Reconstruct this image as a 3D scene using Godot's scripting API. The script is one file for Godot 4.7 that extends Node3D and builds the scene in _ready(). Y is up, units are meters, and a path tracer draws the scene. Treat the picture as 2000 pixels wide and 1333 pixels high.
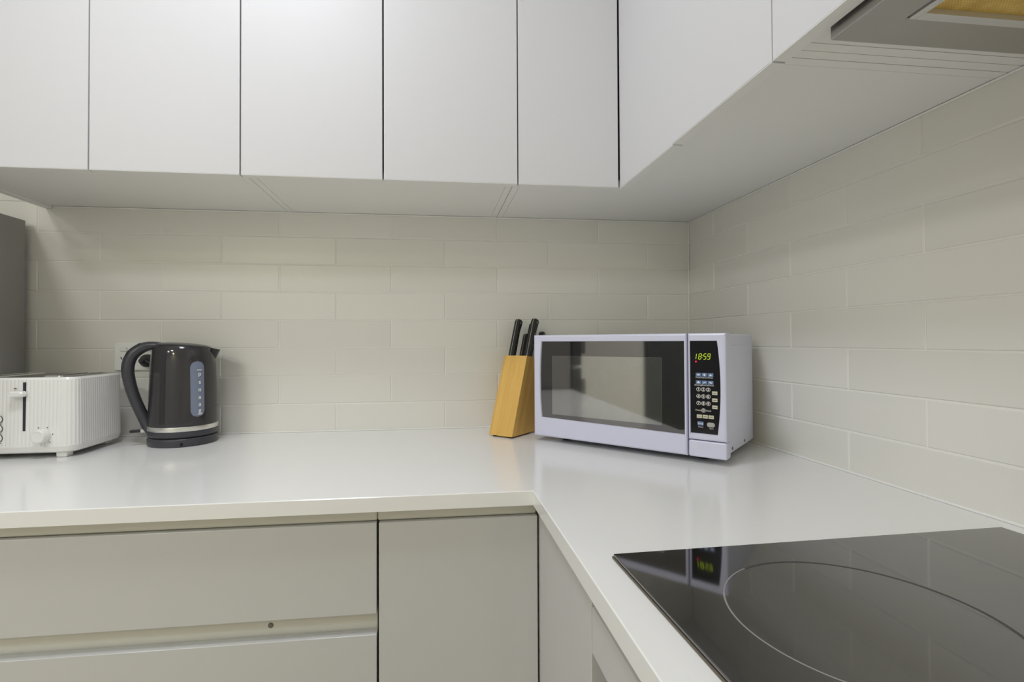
extends Node3D
# A white kitchen corner: tiled walls at z = 0 (back) and x = 0 (right), the room lies towards -x and +z.

const COUNTER := 0.9
const TILE_W := 0.302
const TILE_H := 0.077
const SOFFIT := 1.5068
const UPPER_Z := 0.334
const UPPER_X := -0.3435
const ROOM_L := -3.7
const ROOM_F := 3.7
const CEIL := 2.5

var M := {}
var used := {}
var tile_cache := {}
var rng := RandomNumberGenerator.new()


func _ready() -> void:
	rng.seed = 1859
	# ---- camera
	var cam := Camera3D.new()
	cam.name = "camera"
	cam.projection = Camera3D.PROJECTION_FRUSTUM
	cam.near = 0.05
	cam.far = 60.0
	cam.size = 2.0 * 0.05 * 666.5 / 991.6
	cam.frustum_offset = Vector2(0.05 * 34.0 / 991.6, -0.05 * 13.2 / 991.6)
	cam.position = Vector3(-0.7711, 1.1485, 1.4545)
	cam.basis = Basis.from_euler(Vector3(deg_to_rad(0.763), deg_to_rad(-6.929), deg_to_rad(-0.24)), EULER_ORDER_YXZ)
	add_child(cam)
	cam.current = true
	# ---- night sky outside, exposure
	var env := Environment.new()
	env.background_mode = Environment.BG_COLOR
	env.background_color = Color(0.05, 0.06, 0.08)
	env.tonemap_mode = Environment.TONE_MAPPER_LINEAR
	env.tonemap_exposure = 1.07
	env.sdfgi_enabled = true
	env.ssao_enabled = true
	env.ssil_enabled = true
	var we := WorldEnvironment.new()
	we.name = "environment"
	we.environment = env
	add_child(we)
	make_materials()
	# ---- ceiling lights
	ceiling_light(Vector3(-1.2, CEIL, 0.95), 0.36, 0.88, Color(0.95, 0.96, 1.0), "round white ceiling light closest to the upper cabinets")
	ceiling_light(Vector3(-2.25, CEIL, 2.2), 0.36, 1.35, Color(0.95, 0.97, 1.0), "round white ceiling light in the middle of the room")
	ceiling_light(Vector3(-3.1, CEIL, 2.5), 0.36, 0.9, Color(0.95, 0.97, 1.0), "round white ceiling light facing the glazed door")
	ceiling_light(Vector3(-2.2, CEIL, 3.3), 0.36, 1.1, Color(1.0, 0.97, 0.8), "round white ceiling light over the wall behind the camera")
	# ---- the setting
	build_room()
	build_walls()
	build_countertop()
	build_base_cabinets()
	build_upper_cabinets()
	build_fridge()
	# ---- things
	build_cooktop()
	build_rangehood()
	build_microwave()
	build_knife_block()
	build_outlet()
	build_kettle()
	build_toaster()


# ------------------------------------------------------------------ nodes
func numbered(called: String) -> String:
	if not used.has(called):
		used[called] = 0
		return called
	used[called] += 1
	return "%s_%03d" % [called, used[called]]


func tag(o: Node, label: String, category: String, group := "") -> void:
	o.set_meta("label", label)
	o.set_meta("category", category)
	if group != "":
		o.set_meta("group", group)


func thing(called: String, label: String, category: String, at := Vector3.ZERO, turn := 0.0, group := "") -> Node3D:
	var o := Node3D.new()
	o.name = numbered(called)
	add_child(o)
	o.position = at
	o.rotation.y = turn
	tag(o, label, category, group)
	return o


func part(called: String, mesh: Mesh, mat: Material, parent: Node, at := Vector3.ZERO, rot := Vector3.ZERO) -> MeshInstance3D:
	var o := MeshInstance3D.new()
	o.name = called
	o.mesh = mesh
	o.material_override = mat
	o.position = at
	o.rotation = rot
	parent.add_child(o, true)
	return o


func struct(called: String, mesh: Mesh, mat: Material, at := Vector3.ZERO, rot := Vector3.ZERO) -> MeshInstance3D:
	var o := part(called, mesh, mat, self, at, rot)
	o.set_meta("kind", "structure")
	return o


# ------------------------------------------------------------------ materials
func srgb(r: float, g: float, b: float) -> Color:
	return Color(r / 255.0, g / 255.0, b / 255.0)


func mat(called: String, c: Color, rough: float, metal := 0.0, spec := 0.5) -> StandardMaterial3D:
	var m := StandardMaterial3D.new()
	m.albedo_color = c
	m.roughness = rough
	m.metallic = metal
	m.metallic_specular = spec
	m.resource_name = called
	M[called] = m
	return m


func noise_tex(freq: float, ramp: Gradient, octaves := 4, side := 512, sd := 3) -> NoiseTexture2D:
	var n := FastNoiseLite.new()
	n.seed = sd
	n.frequency = freq
	n.fractal_octaves = octaves
	var t := NoiseTexture2D.new()
	t.width = side
	t.height = side
	t.seamless = true
	t.noise = n
	t.color_ramp = ramp
	return t


func ramp2(a: Color, b: Color) -> Gradient:
	var g := Gradient.new()
	g.set_color(0, a)
	g.set_color(1, b)
	return g


func make_materials() -> void:
	mat("plaster", srgb(238, 238, 234), 0.9)
	mat("ceiling_paint", srgb(244, 244, 242), 0.95)
	mat("tile_a", srgb(241, 239, 231), 0.22)
	mat("tile_b", srgb(239, 237, 229), 0.24)
	mat("tile_c", srgb(243, 241, 233), 0.2)
	mat("grout", srgb(248, 247, 240), 0.9)
	mat("sealant", srgb(250, 250, 246), 0.5)
	mat("stone", srgb(244, 244, 242), 0.16)
	mat("door_satin", srgb(218, 218, 220), 0.5)
	mat("door_gloss", srgb(204, 204, 203), 0.12)
	mat("carcass", srgb(245, 245, 241), 0.6)
	mat("channel", srgb(226, 224, 214), 0.35)
	mat("hole", srgb(28, 26, 25), 0.9)
	mat("screw", srgb(120, 118, 115), 0.4, 0.8)
	mat("fridge_grey", srgb(158, 155, 151), 0.55)
	mat("fridge_front", srgb(120, 121, 122), 0.35, 0.7)
	mat("ceran", srgb(132, 131, 131), 0.05, 1.0)
	mat("ceran_mark", srgb(150, 148, 144), 0.4)
	mat("ceran_worn", srgb(64, 62, 61), 0.5)
	mat("cooktop_edge", srgb(120, 112, 100), 0.35, 0.8)
	var steel := mat("steel", srgb(178, 176, 174), 0.36, 1.0)
	steel.roughness_texture = noise_tex(0.02, ramp2(Color(0.75, 0.75, 0.75), Color(1, 1, 1)))
	steel.uv1_triplanar = true
	steel.uv1_scale = Vector3(3, 3, 40)
	mat("aluminium", srgb(214, 214, 212), 0.4, 0.6)
	mat("oven_glass", srgb(52, 52, 53), 0.12)
	mat("plastic_white", srgb(248, 248, 245), 0.45)
	mat("plastic_gloss", srgb(245, 244, 240), 0.25)
	mat("micro_white", srgb(222, 223, 242), 0.28)
	mat("micro_case", srgb(226, 227, 242), 0.45)
	mat("micro_groove", srgb(98, 104, 128), 0.6)
	mat("micro_glass", srgb(134, 132, 132), 0.04, 1.0)
	mat("micro_panel", srgb(34, 32, 34), 0.12)
	mat("print_white", srgb(236, 234, 228), 0.6)
	mat("print_blue", srgb(108, 136, 178), 0.5)
	mat("print_cream", srgb(216, 212, 186), 0.5)
	mat("print_dark", srgb(88, 86, 78), 0.7)
	mat("rubber", srgb(34, 33, 33), 0.8)
	mat("kettle_black", srgb(56, 53, 55), 0.1)
	mat("kettle_grey", srgb(62, 62, 68), 0.34)
	mat("kettle_dark", srgb(40, 40, 44), 0.3)
	mat("silver", srgb(222, 221, 216), 0.28, 0.85)
	mat("window_tint", srgb(124, 134, 154), 0.2)
	mat("handle_black", srgb(40, 39, 37), 0.42)
	mat("blade_steel", srgb(196, 196, 196), 0.25, 1.0)
	mat("slot_dark", srgb(44, 38, 54), 0.6)
	mat("toaster_top", srgb(150, 148, 144), 0.3, 0.85)
	mat("plug_black", srgb(48, 49, 52), 0.5)
	mat("window_frame", srgb(66, 67, 69), 0.4, 0.5)
	var dig := mat("digit_glow", srgb(30, 40, 5), 0.5)
	dig.emission_enabled = true
	dig.emission = srgb(205, 232, 40)
	dig.emission_energy_multiplier = 0.85
	var red := mat("red_glow", srgb(60, 5, 10), 0.5)
	red.emission_enabled = true
	red.emission = srgb(244, 28, 62)
	red.emission_energy_multiplier = 0.9
	var lamp := mat("lamp_glow", srgb(245, 245, 242), 0.6)
	lamp.emission_enabled = true
	lamp.emission = Color(1.0, 0.985, 0.95)
	lamp.emission_energy_multiplier = 2.0
	var pane := mat("pane", Color(0.9, 0.95, 0.95, 0.06), 0.02)
	pane.transparency = BaseMaterial3D.TRANSPARENCY_ALPHA
	# floor boards of warm timber
	var fl := mat("timber_floor", Color(1, 1, 1), 0.4)
	fl.albedo_texture = noise_tex(0.012, ramp2(srgb(204, 192, 168), srgb(228, 218, 198)), 5)
	fl.uv1_triplanar = true
	fl.uv1_world_triplanar = true
	fl.uv1_scale = Vector3(6, 1, 0.8)
	# bamboo of the knife block: fine lengthwise grain with glued strips
	var bam := mat("bamboo", Color(1, 1, 1), 0.45)
	bam.albedo_texture = bamboo_texture()
	bam.uv1_triplanar = false
	# stained aluminium mesh of the grease filter
	var fil := mat("grease_mesh", Color(1, 1, 1), 0.55, 0.15)
	fil.albedo_texture = mesh_texture(srgb(236, 204, 116), srgb(190, 150, 66))
	fil.uv1_triplanar = true
	fil.uv1_scale = Vector3(9, 9, 9)
	# perforated screen behind the oven window
	var scr := mat("micro_screen", Color(1, 1, 1), 0.05, 1.0)
	scr.albedo_texture = mesh_texture(srgb(186, 185, 182), srgb(160, 159, 157), 0.1)
	scr.uv1_triplanar = true
	scr.uv1_scale = Vector3(7, 7, 7)


func bamboo_texture() -> ImageTexture:
	var w := 128
	var h := 256
	var img := Image.create(w, h, true, Image.FORMAT_RGB8)
	var n := FastNoiseLite.new()
	n.seed = 11
	n.frequency = 0.05
	var a := srgb(242, 200, 112)
	var b := srgb(212, 160, 78)
	for x in w:
		var strip := int(x / 21.0)
		var tone := fposmod(sin(strip * 12.9898) * 43758.5, 1.0)
		for y in h:
			var g := n.get_noise_2d(x * 5.0, y * 0.25 + strip * 90.0) * 0.5 + 0.5
			var f := clampf(0.35 * tone + 0.55 * g - 0.05, 0.0, 1.0)
			if x % 21 == 0:
				f = minf(1.0, f + 0.2)
			img.set_pixel(x, y, a.lerp(b, f))
	img.generate_mipmaps()
	return ImageTexture.create_from_image(img)


func mesh_texture(a: Color, b: Color, blotch := 0.4) -> ImageTexture:
	var s := 256
	var img := Image.create(s, s, true, Image.FORMAT_RGB8)
	var n := FastNoiseLite.new()
	n.seed = 5
	n.frequency = 0.02
	for x in s:
		for y in s:
			var wire := 1.0 if (x % 8 < 3) != (y % 8 < 3) else 0.0
			var f := clampf(wire * 0.4 + blotch * (n.get_noise_2d(x, y) + 0.5), 0.0, 1.0)
			img.set_pixel(x, y, a.lerp(b, f))
	img.generate_mipmaps()
	return ImageTexture.create_from_image(img)


# ------------------------------------------------------------------ mesh tools
func new_st() -> SurfaceTool:
	var st := SurfaceTool.new()
	st.begin(Mesh.PRIMITIVE_TRIANGLES)
	return st


# one triangle, wound so that its front looks along the sum of its normals
func tri(st: SurfaceTool, p: Array, n: Array, uv := []) -> void:
	var g: Vector3 = (p[1] - p[0]).cross(p[2] - p[0])
	if g.length_squared() < 1e-20:
		return
	var order := [0, 2, 1] if g.dot(n[0] + n[1] + n[2]) > 0.0 else [0, 1, 2]
	for i in order:
		st.set_normal(n[i])
		st.set_uv(uv[i] if uv.size() else Vector2.ZERO)
		st.add_vertex(p[i])


func quad(st: SurfaceTool, a: Vector3, b: Vector3, c: Vector3, d: Vector3, out := Vector3.ZERO) -> void:
	var n := (b - a).cross(d - a)
	if n.length_squared() < 1e-18:
		n = (c - b).cross(d - b)
	n = n.normalized()
	if out != Vector3.ZERO and n.dot(out) < 0.0:
		n = -n
	tri(st, [a, b, c], [n, n, n])
	tri(st, [a, c, d], [n, n, n])


func quad_n(st: SurfaceTool, p: Array, n: Array) -> void:
	tri(st, [p[0], p[1], p[2]], [n[0], n[1], n[2]])
	tri(st, [p[0], p[2], p[3]], [n[0], n[2], n[3]])


# box with rounded edges, centred
func rbox_into(st: SurfaceTool, size: Vector3, r: float, segs := 2, xf := Transform3D.IDENTITY) -> void:
	var h := size * 0.5
	r = minf(r, minf(h.x, minf(h.y, h.z)) * 0.98)
	var inner := h - Vector3(r, r, r)
	for axis in 3:
		var u := (axis + 1) % 3
		var v := (axis + 2) % 3
		for side in [-1.0, 1.0]:
			var cu := []
			var cv := []
			for k in segs + 1:
				var t := tan(PI / 4.0 * (1.0 - float(k) / segs))
				cu.append(-inner[u] - r * t)
				cv.append(-inner[v] - r * t)
			for k in segs + 1:
				var t := tan(PI / 4.0 * float(k) / segs)
				cu.append(inner[u] + r * t)
				cv.append(inner[v] + r * t)
			for i in cu.size() - 1:
				for j in cv.size() - 1:
					var ps := []
					var ns := []
					for c in [[i, j], [i + 1, j], [i + 1, j + 1], [i, j + 1]]:
						var q := Vector3.ZERO
						q[axis] = side * h[axis]
						q[u] = cu[c[0]]
						q[v] = cv[c[1]]
						var k := q.clamp(-inner, inner)
						var dir := (q - k).normalized()
						ps.append(xf * (k + dir * r))
						ns.append((xf.basis * dir).normalized())
					quad_n(st, ps, ns)


func rbox(size: Vector3, r := 0.001, segs := 1) -> ArrayMesh:
	var st := new_st()
	rbox_into(st, size, r, segs)
	return st.commit()


func span(a: Vector3, b: Vector3) -> Array:
	return [(b - a).abs(), (a + b) * 0.5]


# a rounded box between two corners, as a part
func block(called: String, a: Vector3, b: Vector3, m: Material, parent: Node, r := 0.001, segs := 1) -> MeshInstance3D:
	return part(called, rbox((b - a).abs(), r, segs), m, parent, (a + b) * 0.5)


# body turned about y from a list of (radius, height)
func lathe_into(st: SurfaceTool, prof: Array, segs := 48, xf := Transform3D.IDENTITY, cap := true) -> void:
	var ns := []
	for i in prof.size():
		var a: Vector2 = prof[maxi(i - 1, 0)]
		var b: Vector2 = prof[mini(i + 1, prof.size() - 1)]
		var d := (b - a)
		ns.append(Vector2(d.y, -d.x).normalized())
	for i in prof.size() - 1:
		for k in segs:
			var a0 := TAU * k / segs
			var a1 := TAU * (k + 1) / segs
			var ps := []
			var nn := []
			for c in [[i, a0], [i, a1], [i + 1, a1], [i + 1, a0]]:
				var pr: Vector2 = prof[c[0]]
				var n2: Vector2 = ns[c[0]]
				ps.append(xf * Vector3(pr.x * cos(c[1]), pr.y, pr.x * sin(c[1])))
				nn.append((xf.basis * Vector3(n2.x * cos(c[1]), n2.y, n2.x * sin(c[1]))).normalized())
			quad_n(st, ps, nn)
	if cap:
		for e in [[0, -1.0], [prof.size() - 1, 1.0]]:
			var pr: Vector2 = prof[e[0]]
			if pr.x < 1e-5:
				continue
			var up: Vector3 = (xf.basis * Vector3(0, e[1], 0)).normalized()
			for k in segs:
				var a0 := TAU * k / segs
				var a1 := TAU * (k + 1) / segs
				tri(st, [xf * Vector3(0, pr.y, 0), xf * Vector3(pr.x * cos(a0), pr.y, pr.x * sin(a0)), xf * Vector3(pr.x * cos(a1), pr.y, pr.x * sin(a1))], [up, up, up])


func lathe(prof: Array, segs := 48) -> ArrayMesh:
	var st := new_st()
	lathe_into(st, prof, segs)
	return st.commit()


# a disc or short post standing along +z
func post_z(r: float, depth: float, bevel := 0.0005, segs := 24) -> ArrayMesh:
	var st := new_st()
	var xf := Transform3D(Basis(Vector3.RIGHT, PI / 2), Vector3.ZERO)
	lathe_into(st, [Vector2(r, 0), Vector2(r, depth - bevel), Vector2(r - bevel, depth)], segs, xf)
	return st.commit()


# flat ring lying in xy, facing +z
func ring_z(r0: float, r1: float, depth: float, segs := 32) -> ArrayMesh:
	var st := new_st()
	for k in segs:
		var a := Vector3(cos(TAU * k / segs), sin(TAU * k / segs), 0)
		var b := Vector3(cos(TAU * (k + 1) / segs), sin(TAU * (k + 1) / segs), 0)
		var z := Vector3(0, 0, depth)
		quad(st, a * r0 + z, a * r1 + z, b * r1 + z, b * r0 + z, Vector3.BACK)
		quad(st, a * r1, a * r1 + z, b * r1 + z, b * r1, a)
		quad(st, a * r0, a * r0 + z, b * r0 + z, b * r0, -a)
	return st.commit()


# polygon in xy pushed along +z, with a small chamfer at the front edge
func extrude(poly: PackedVector2Array, depth: float, bevel := 0.0, xf := Transform3D.IDENTITY) -> ArrayMesh:
	var st := new_st()
	var pts := poly
	if Geometry2D.is_polygon_clockwise(pts):
		pts.reverse()
	var n := pts.size()
	var front := PackedVector2Array()
	for i in n:
		var a := (pts[i] - pts[(i + n - 1) % n]).normalized()
		var b := (pts[(i + 1) % n] - pts[i]).normalized()
		var na := Vector2(-a.y, a.x)
		var nb := Vector2(-b.y, b.x)
		var m := (na + nb)
		m = m / maxf(m.length_squared(), 0.3) * 2.0
		front.append(pts[i] + m * bevel)
	var z1 := depth - bevel
	var idx := Geometry2D.triangulate_polygon(front)
	for layer in [[front, depth, 1.0], [pts, 0.0, -1.0]]:
		var pp: PackedVector2Array = layer[0]
		var nn: Vector3 = (xf.basis * Vector3(0, 0, layer[2])).normalized()
		for t in range(0, idx.size(), 3):
			var v := []
			for k in 3:
				var q := pp[idx[t + k]]
				v.append(xf * Vector3(q.x, q.y, layer[1]))
			tri(st, v, [nn, nn, nn])
	for i in n:
		var j := (i + 1) % n
		var e := (pts[j] - pts[i]).normalized()
		var out: Vector3 = xf.basis * Vector3(e.y, -e.x, 0)
		quad(st, xf * Vector3(pts[i].x, pts[i].y, 0), xf * Vector3(pts[j].x, pts[j].y, 0), xf * Vector3(pts[j].x, pts[j].y, z1), xf * Vector3(pts[i].x, pts[i].y, z1), out)
		if bevel > 0.0:
			quad(st, xf * Vector3(pts[i].x, pts[i].y, z1), xf * Vector3(pts[j].x, pts[j].y, z1), xf * Vector3(front[j].x, front[j].y, depth), xf * Vector3(front[i].x, front[i].y, depth), out + xf.basis * Vector3(0, 0, 1))
	return st.commit()


# closed loops of points joined band by band
func loft(loops: Array, centre: Vector3, cap_first := false, cap_last := false, inward := false) -> ArrayMesh:
	var st := new_st()
	var n: int = loops[0].size()
	for i in loops.size() - 1:
		for k in n:
			var k2 := (k + 1) % n
			quad(st, loops[i][k], loops[i][k2], loops[i + 1][k2], loops[i + 1][k])
	for e in [[cap_first, 0], [cap_last, loops.size() - 1]]:
		if e[0]:
			var c := Vector3.ZERO
			for q in loops[e[1]]:
				c += q
			c /= n
			for k in n:
				var a: Vector3 = loops[e[1]][k]
				var b: Vector3 = loops[e[1]][(k + 1) % n]
				var nn := (a - c).cross(b - c).normalized()
				if nn.dot(c - centre) < 0.0:
					nn = -nn
				tri(st, [c, a, b], [nn, nn, nn])
	return st.commit()


func rounded_rect(x0: float, y0: float, x1: float, y1: float, r: float, segs := 5) -> PackedVector2Array:
	var p := PackedVector2Array()
	for c in [[x1 - r, y1 - r, 0.0], [x0 + r, y1 - r, 90.0], [x0 + r, y0 + r, 180.0], [x1 - r, y0 + r, 270.0]]:
		for k in segs + 1:
			var a := deg_to_rad(c[2] + 90.0 * k / segs)
			p.append(Vector2(c[0] + r * cos(a), c[1] + r * sin(a)))
	return p


# swept tube with an oval section; radii are (across the plane, in the plane)
func tube(points: Array, radii: Array, side: Vector3, segs := 16, smooth := 6) -> ArrayMesh:
	var path := []
	var rad := []
	for i in points.size() - 1:
		var p0: Vector3 = points[maxi(i - 1, 0)]
		var p1: Vector3 = points[i]
		var p2: Vector3 = points[i + 1]
		var p3: Vector3 = points[mini(i + 2, points.size() - 1)]
		for k in smooth:
			var t := float(k) / smooth
			path.append(p1.cubic_interpolate(p2, p0, p3, t))
			rad.append((radii[i] as Vector2).lerp(radii[i + 1], t))
	path.append(points[-1])
	rad.append(radii[-1])
	var st := new_st()
	var rings := []
	var norms := []
	for i in path.size():
		var d: Vector3 = (path[mini(i + 1, path.size() - 1)] - path[maxi(i - 1, 0)]).normalized()
		var s := (side - d * side.dot(d)).normalized()
		var w := d.cross(s).normalized()
		var ring := []
		var nr := []
		for k in segs:
			var a := TAU * k / segs
			var r: Vector2 = rad[i]
			ring.append(path[i] + s * r.x * cos(a) + w * r.y * sin(a))
			nr.append((s * cos(a) / r.x + w * sin(a) / r.y).normalized())
		rings.append(ring)
		norms.append(nr)
	for i in rings.size() - 1:
		for k in segs:
			var k2 := (k + 1) % segs
			quad_n(st, [rings[i][k], rings[i][k2], rings[i + 1][k2], rings[i + 1][k]], [norms[i][k], norms[i][k2], norms[i + 1][k2], norms[i + 1][k]])
	for e in [0, rings.size() - 1]:
		var nn: Vector3 = (path[e] - path[1 if e == 0 else e - 1]).normalized()
		for k in segs:
			tri(st, [path[e], rings[e][k], rings[e][(k + 1) % segs]], [nn, nn, nn])
	return st.commit()


func text_mesh(words: String, height: float, bold := false) -> TextMesh:
	var t := TextMesh.new()
	var f := SystemFont.new()
	f.font_names = PackedStringArray(["Droid Sans"])
	if bold:
		f.font_weight = 700
	t.font = f
	t.text = words
	t.font_size = 32
	t.pixel_size = height / 23.0
	t.depth = 0.0002
	t.curve_step = 2.0
	return t


# ------------------------------------------------------------------ room
func ceiling_light(at: Vector3, d: float, energy: float, tint: Color, label: String) -> void:
	var t := thing("ceiling_light", label, "ceiling light", at, 0.0, "round ceiling lights")
	part("base_ring", lathe([Vector2(d * 0.5, -0.03), Vector2(d * 0.5 + 0.008, -0.02), Vector2(d * 0.5 + 0.008, 0.0)], 48), M.plastic_white, t)
	part("diffuser", lathe([Vector2(0.001, -0.052), Vector2(d * 0.3, -0.05), Vector2(d * 0.45, -0.042), Vector2(d * 0.49, -0.03), Vector2(d * 0.49, -0.024)], 48), M.lamp_glow, t)
	var l := AreaLight3D.new()
	l.name = "lamp"
	l.area_size = Vector2(d * 0.85, d * 0.85)
	l.light_energy = energy
	l.light_color = tint
	l.area_range = 12.0
	l.area_attenuation = 2.0
	l.shadow_enabled = true
	l.position = Vector3(0, -0.056, 0)
	l.rotation.x = -PI / 2
	t.add_child(l)


func build_room() -> void:
	struct("floor", rbox(Vector3(-ROOM_L + 0.4, 0.1, ROOM_F + 0.4), 0.001), M.timber_floor, Vector3(ROOM_L * 0.5, -0.05, ROOM_F * 0.5))
	struct("ceiling", rbox(Vector3(-ROOM_L + 0.4, 0.1, ROOM_F + 0.4), 0.001), M.ceiling_paint, Vector3(ROOM_L * 0.5, CEIL + 0.05, ROOM_F * 0.5))
	struct("wall_front", rbox(Vector3(-ROOM_L + 0.4, CEIL, 0.12), 0.001), M.plaster, Vector3(ROOM_L * 0.5, CEIL * 0.5, ROOM_F + 0.06))
	# left wall with the opening of a glazed door on to the dark garden
	var z0 := 1.78
	var z1 := 3.2
	var wl := struct("wall_left", rbox(Vector3(0.12, CEIL, z0 + 0.1), 0.001), M.plaster, Vector3(ROOM_L - 0.06, CEIL * 0.5, (z0 - 0.1) * 0.5))
	part("wall_end", rbox(Vector3(0.12, CEIL, ROOM_F - z1 + 0.1), 0.001), M.plaster, wl, Vector3(0, 0, (z1 + ROOM_F + 0.1) * 0.5 - (z0 - 0.1) * 0.5))
	part("lintel", rbox(Vector3(0.12, CEIL - 2.1, z1 - z0), 0.001), M.plaster, wl, Vector3(0, (2.1 + CEIL) * 0.5 - CEIL * 0.5, (z0 + z1) * 0.5 - (z0 - 0.1) * 0.5))
	var w := Node3D.new()
	w.name = "window_1"
	w.set_meta("kind", "structure")
	add_child(w)
	w.position = Vector3(ROOM_L - 0.06, 0, (z0 + z1) * 0.5)
	var hw := (z1 - z0) * 0.5
	for s in [-1.0, 0.0, 1.0]:
		block("stile", Vector3(-0.025, 0.0, s * (hw - 0.025) - 0.025), Vector3(0.025, 2.1, s * (hw - 0.025) + 0.025), M.window_frame, w, 0.003)
	for y in [0.025, 2.075]:
		block("rail", Vector3(-0.024, y - 0.025, -hw), Vector3(0.024, y + 0.025, hw), M.window_frame, w, 0.003)
	for s in [-1.0, 1.0]:
		var a: float = minf(s * 0.022, s * (hw - 0.048))
		var b: float = maxf(s * 0.022, s * (hw - 0.048))
		block("pane", Vector3(-0.003, 0.05, a), Vector3(0.003, 2.05, b), M.pane, w, 0.0005)


# one ceramic tile: front face at z = 0, softly chamfered
func tile_mesh(w: float, h: float) -> ArrayMesh:
	var key := "%.4f %.4f" % [w, h]
	if tile_cache.has(key):
		return tile_cache[key]
	var st := new_st()
	var b := 0.0016
	var d := 0.0011
	var x := w * 0.5
	var y := h * 0.5
	var f := [Vector3(-x + b, -y + b, 0), Vector3(x - b, -y + b, 0), Vector3(x - b, y - b, 0), Vector3(-x + b, y - b, 0)]
	var m := [Vector3(-x, -y, -d), Vector3(x, -y, -d), Vector3(x, y, -d), Vector3(-x, y, -d)]
	var k := [Vector3(-x, -y, -0.007), Vector3(x, -y, -0.007), Vector3(x, y, -0.007), Vector3(-x, y, -0.007)]
	quad(st, f[0], f[1], f[2], f[3], Vector3.BACK)
	for i in 4:
		var j := (i + 1) % 4
		var out: Vector3 = (m[i] + m[j]) * 0.5
		quad(st, m[i], m[j], f[j], f[i], Vector3(out.x, out.y, 0).normalized() + Vector3.BACK)
		quad(st, k[i], k[j], m[j], m[i], Vector3(out.x, out.y, 0))
	tile_cache[key] = st.commit()
	return tile_cache[key]


# a course of tiles from a to b (metres along the wall), with joints at j0 + n * TILE_W
func lay_course(parent: Node, a: float, b: float, y0: float, y1: float, j0: float, place: Callable) -> void:
	var g := 0.0011
	var s := j0 + floorf((a - j0) / TILE_W) * TILE_W
	while s < b - 0.004:
		var p := maxf(s, a)
		var q := minf(s + TILE_W, b)
		if q - p > 0.006:
			var o := MeshInstance3D.new()
			o.name = "tile"
			o.mesh = tile_mesh(q - p - 2.0 * g, y1 - y0 - 2.0 * g)
			o.material_override = M[["tile_a", "tile_b", "tile_c"][rng.randi() % 3]]
			o.transform = place.call((p + q) * 0.5, (y0 + y1) * 0.5)
			o.position += o.basis.z * rng.randf_range(-0.0002, 0.0003)
			o.rotate_object_local(Vector3.UP, rng.randf_range(-0.0008, 0.0008))
			o.rotate_object_local(Vector3.RIGHT, rng.randf_range(-0.001, 0.001))
			parent.add_child(o, true)
		s += TILE_W


func build_walls() -> void:
	var t := 0.12
	var wb := struct("wall_back", rbox(Vector3(-ROOM_L + 0.2, CEIL, t), 0.001), M.plaster, Vector3(ROOM_L * 0.5 + 0.05, CEIL * 0.5, -0.0075 - t * 0.5))
	var wr := struct("wall_right", rbox(Vector3(t, CEIL, ROOM_F + 0.2), 0.001), M.plaster, Vector3(0.0075 + t * 0.5, CEIL * 0.5, ROOM_F * 0.5))
	var ob: Vector3 = -wb.position
	var orr: Vector3 = -wr.position
	block("grout_bed", ob + Vector3(-2.55, 0.88, -0.0078), ob + Vector3(0.0, 1.75, -0.0013), M.grout, wb, 0.0002)
	block("grout_bed", orr + Vector3(0.0013, 0.88, 0.0), orr + Vector3(0.0078, 1.75, 2.4), M.grout, wr, 0.0002)
	var on_back := func(x: float, y: float) -> Transform3D:
		return Transform3D(Basis.IDENTITY, ob + Vector3(x, y, 0))
	var on_right := func(z: float, y: float) -> Transform3D:
		return Transform3D(Basis(Vector3.UP, -PI / 2), orr + Vector3(0, y, z))
	for r in 8:
		var y0 := 0.9002 + r * TILE_H
		var half := 0.151 if r % 2 == 1 else 0.0
		lay_course(wb, -2.5, -0.0012, y0, y0 + TILE_H, -0.1325 + half, on_back)
		lay_course(wr, 0.0012, 2.3, y0, y0 + TILE_H, 0.2883 + half, on_right)
	for r in [8, 9, 10]:
		var y0: float = 0.9002 + r * TILE_H
		lay_course(wb, -2.5, -1.4, y0, y0 + TILE_H, -0.1325 + (0.151 if r % 2 == 1 else 0.0), on_back)
	# silicone beads where the tiles meet the bench and the cabinets
	for s in [[Vector3(-1.8, COUNTER, 0.0), Vector3(0, COUNTER, 0.0), wb, ob, 0.0034], [Vector3(0, COUNTER, 0.0), Vector3(0, COUNTER, 2.3), wr, orr, 0.0034]]:
		var a: Vector3 = s[0]
		var b: Vector3 = s[1]
		block("sealant", s[3] + a - Vector3(s[4], 0, 0) * (1.0 if s[2] == wr else 0.0) , s[3] + b + Vector3(0.001 if s[2] == wr else 0.0, s[4], s[4] if s[2] == wb else 0.0), M.sealant, s[2], 0.0012)
	block("sealant", ob + Vector3(-0.0045, COUNTER, 0.0), ob + Vector3(0.0, SOFFIT - 0.001, 0.0045), M.sealant, wb, 0.0016)
	block("sealant", ob + Vector3(-1.756, SOFFIT - 0.0036, 0.0), ob + Vector3(-0.0046, SOFFIT - 0.0002, 0.0034), M.sealant, wb, 0.0012)
	block("sealant", orr + Vector3(-0.0034, SOFFIT - 0.0036, 0.0046), orr + Vector3(0.0, SOFFIT - 0.0002, 2.0), M.sealant, wr, 0.0012)
	# bulkhead over the wall cabinets
	struct("trim_1", extrude(PackedVector2Array([Vector2(-1.78, 0.0), Vector2(-0.001, 0.0), Vector2(-0.001, -2.3), Vector2(-0.33, -2.3), Vector2(-0.33, -0.32), Vector2(-1.78, -0.32)]), CEIL - 2.203, 0.0, Transform3D(Basis(Vector3.RIGHT, -PI / 2), Vector3.ZERO)), M.ceiling_paint, Vector3(0, 2.203, 0.0005))


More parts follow.
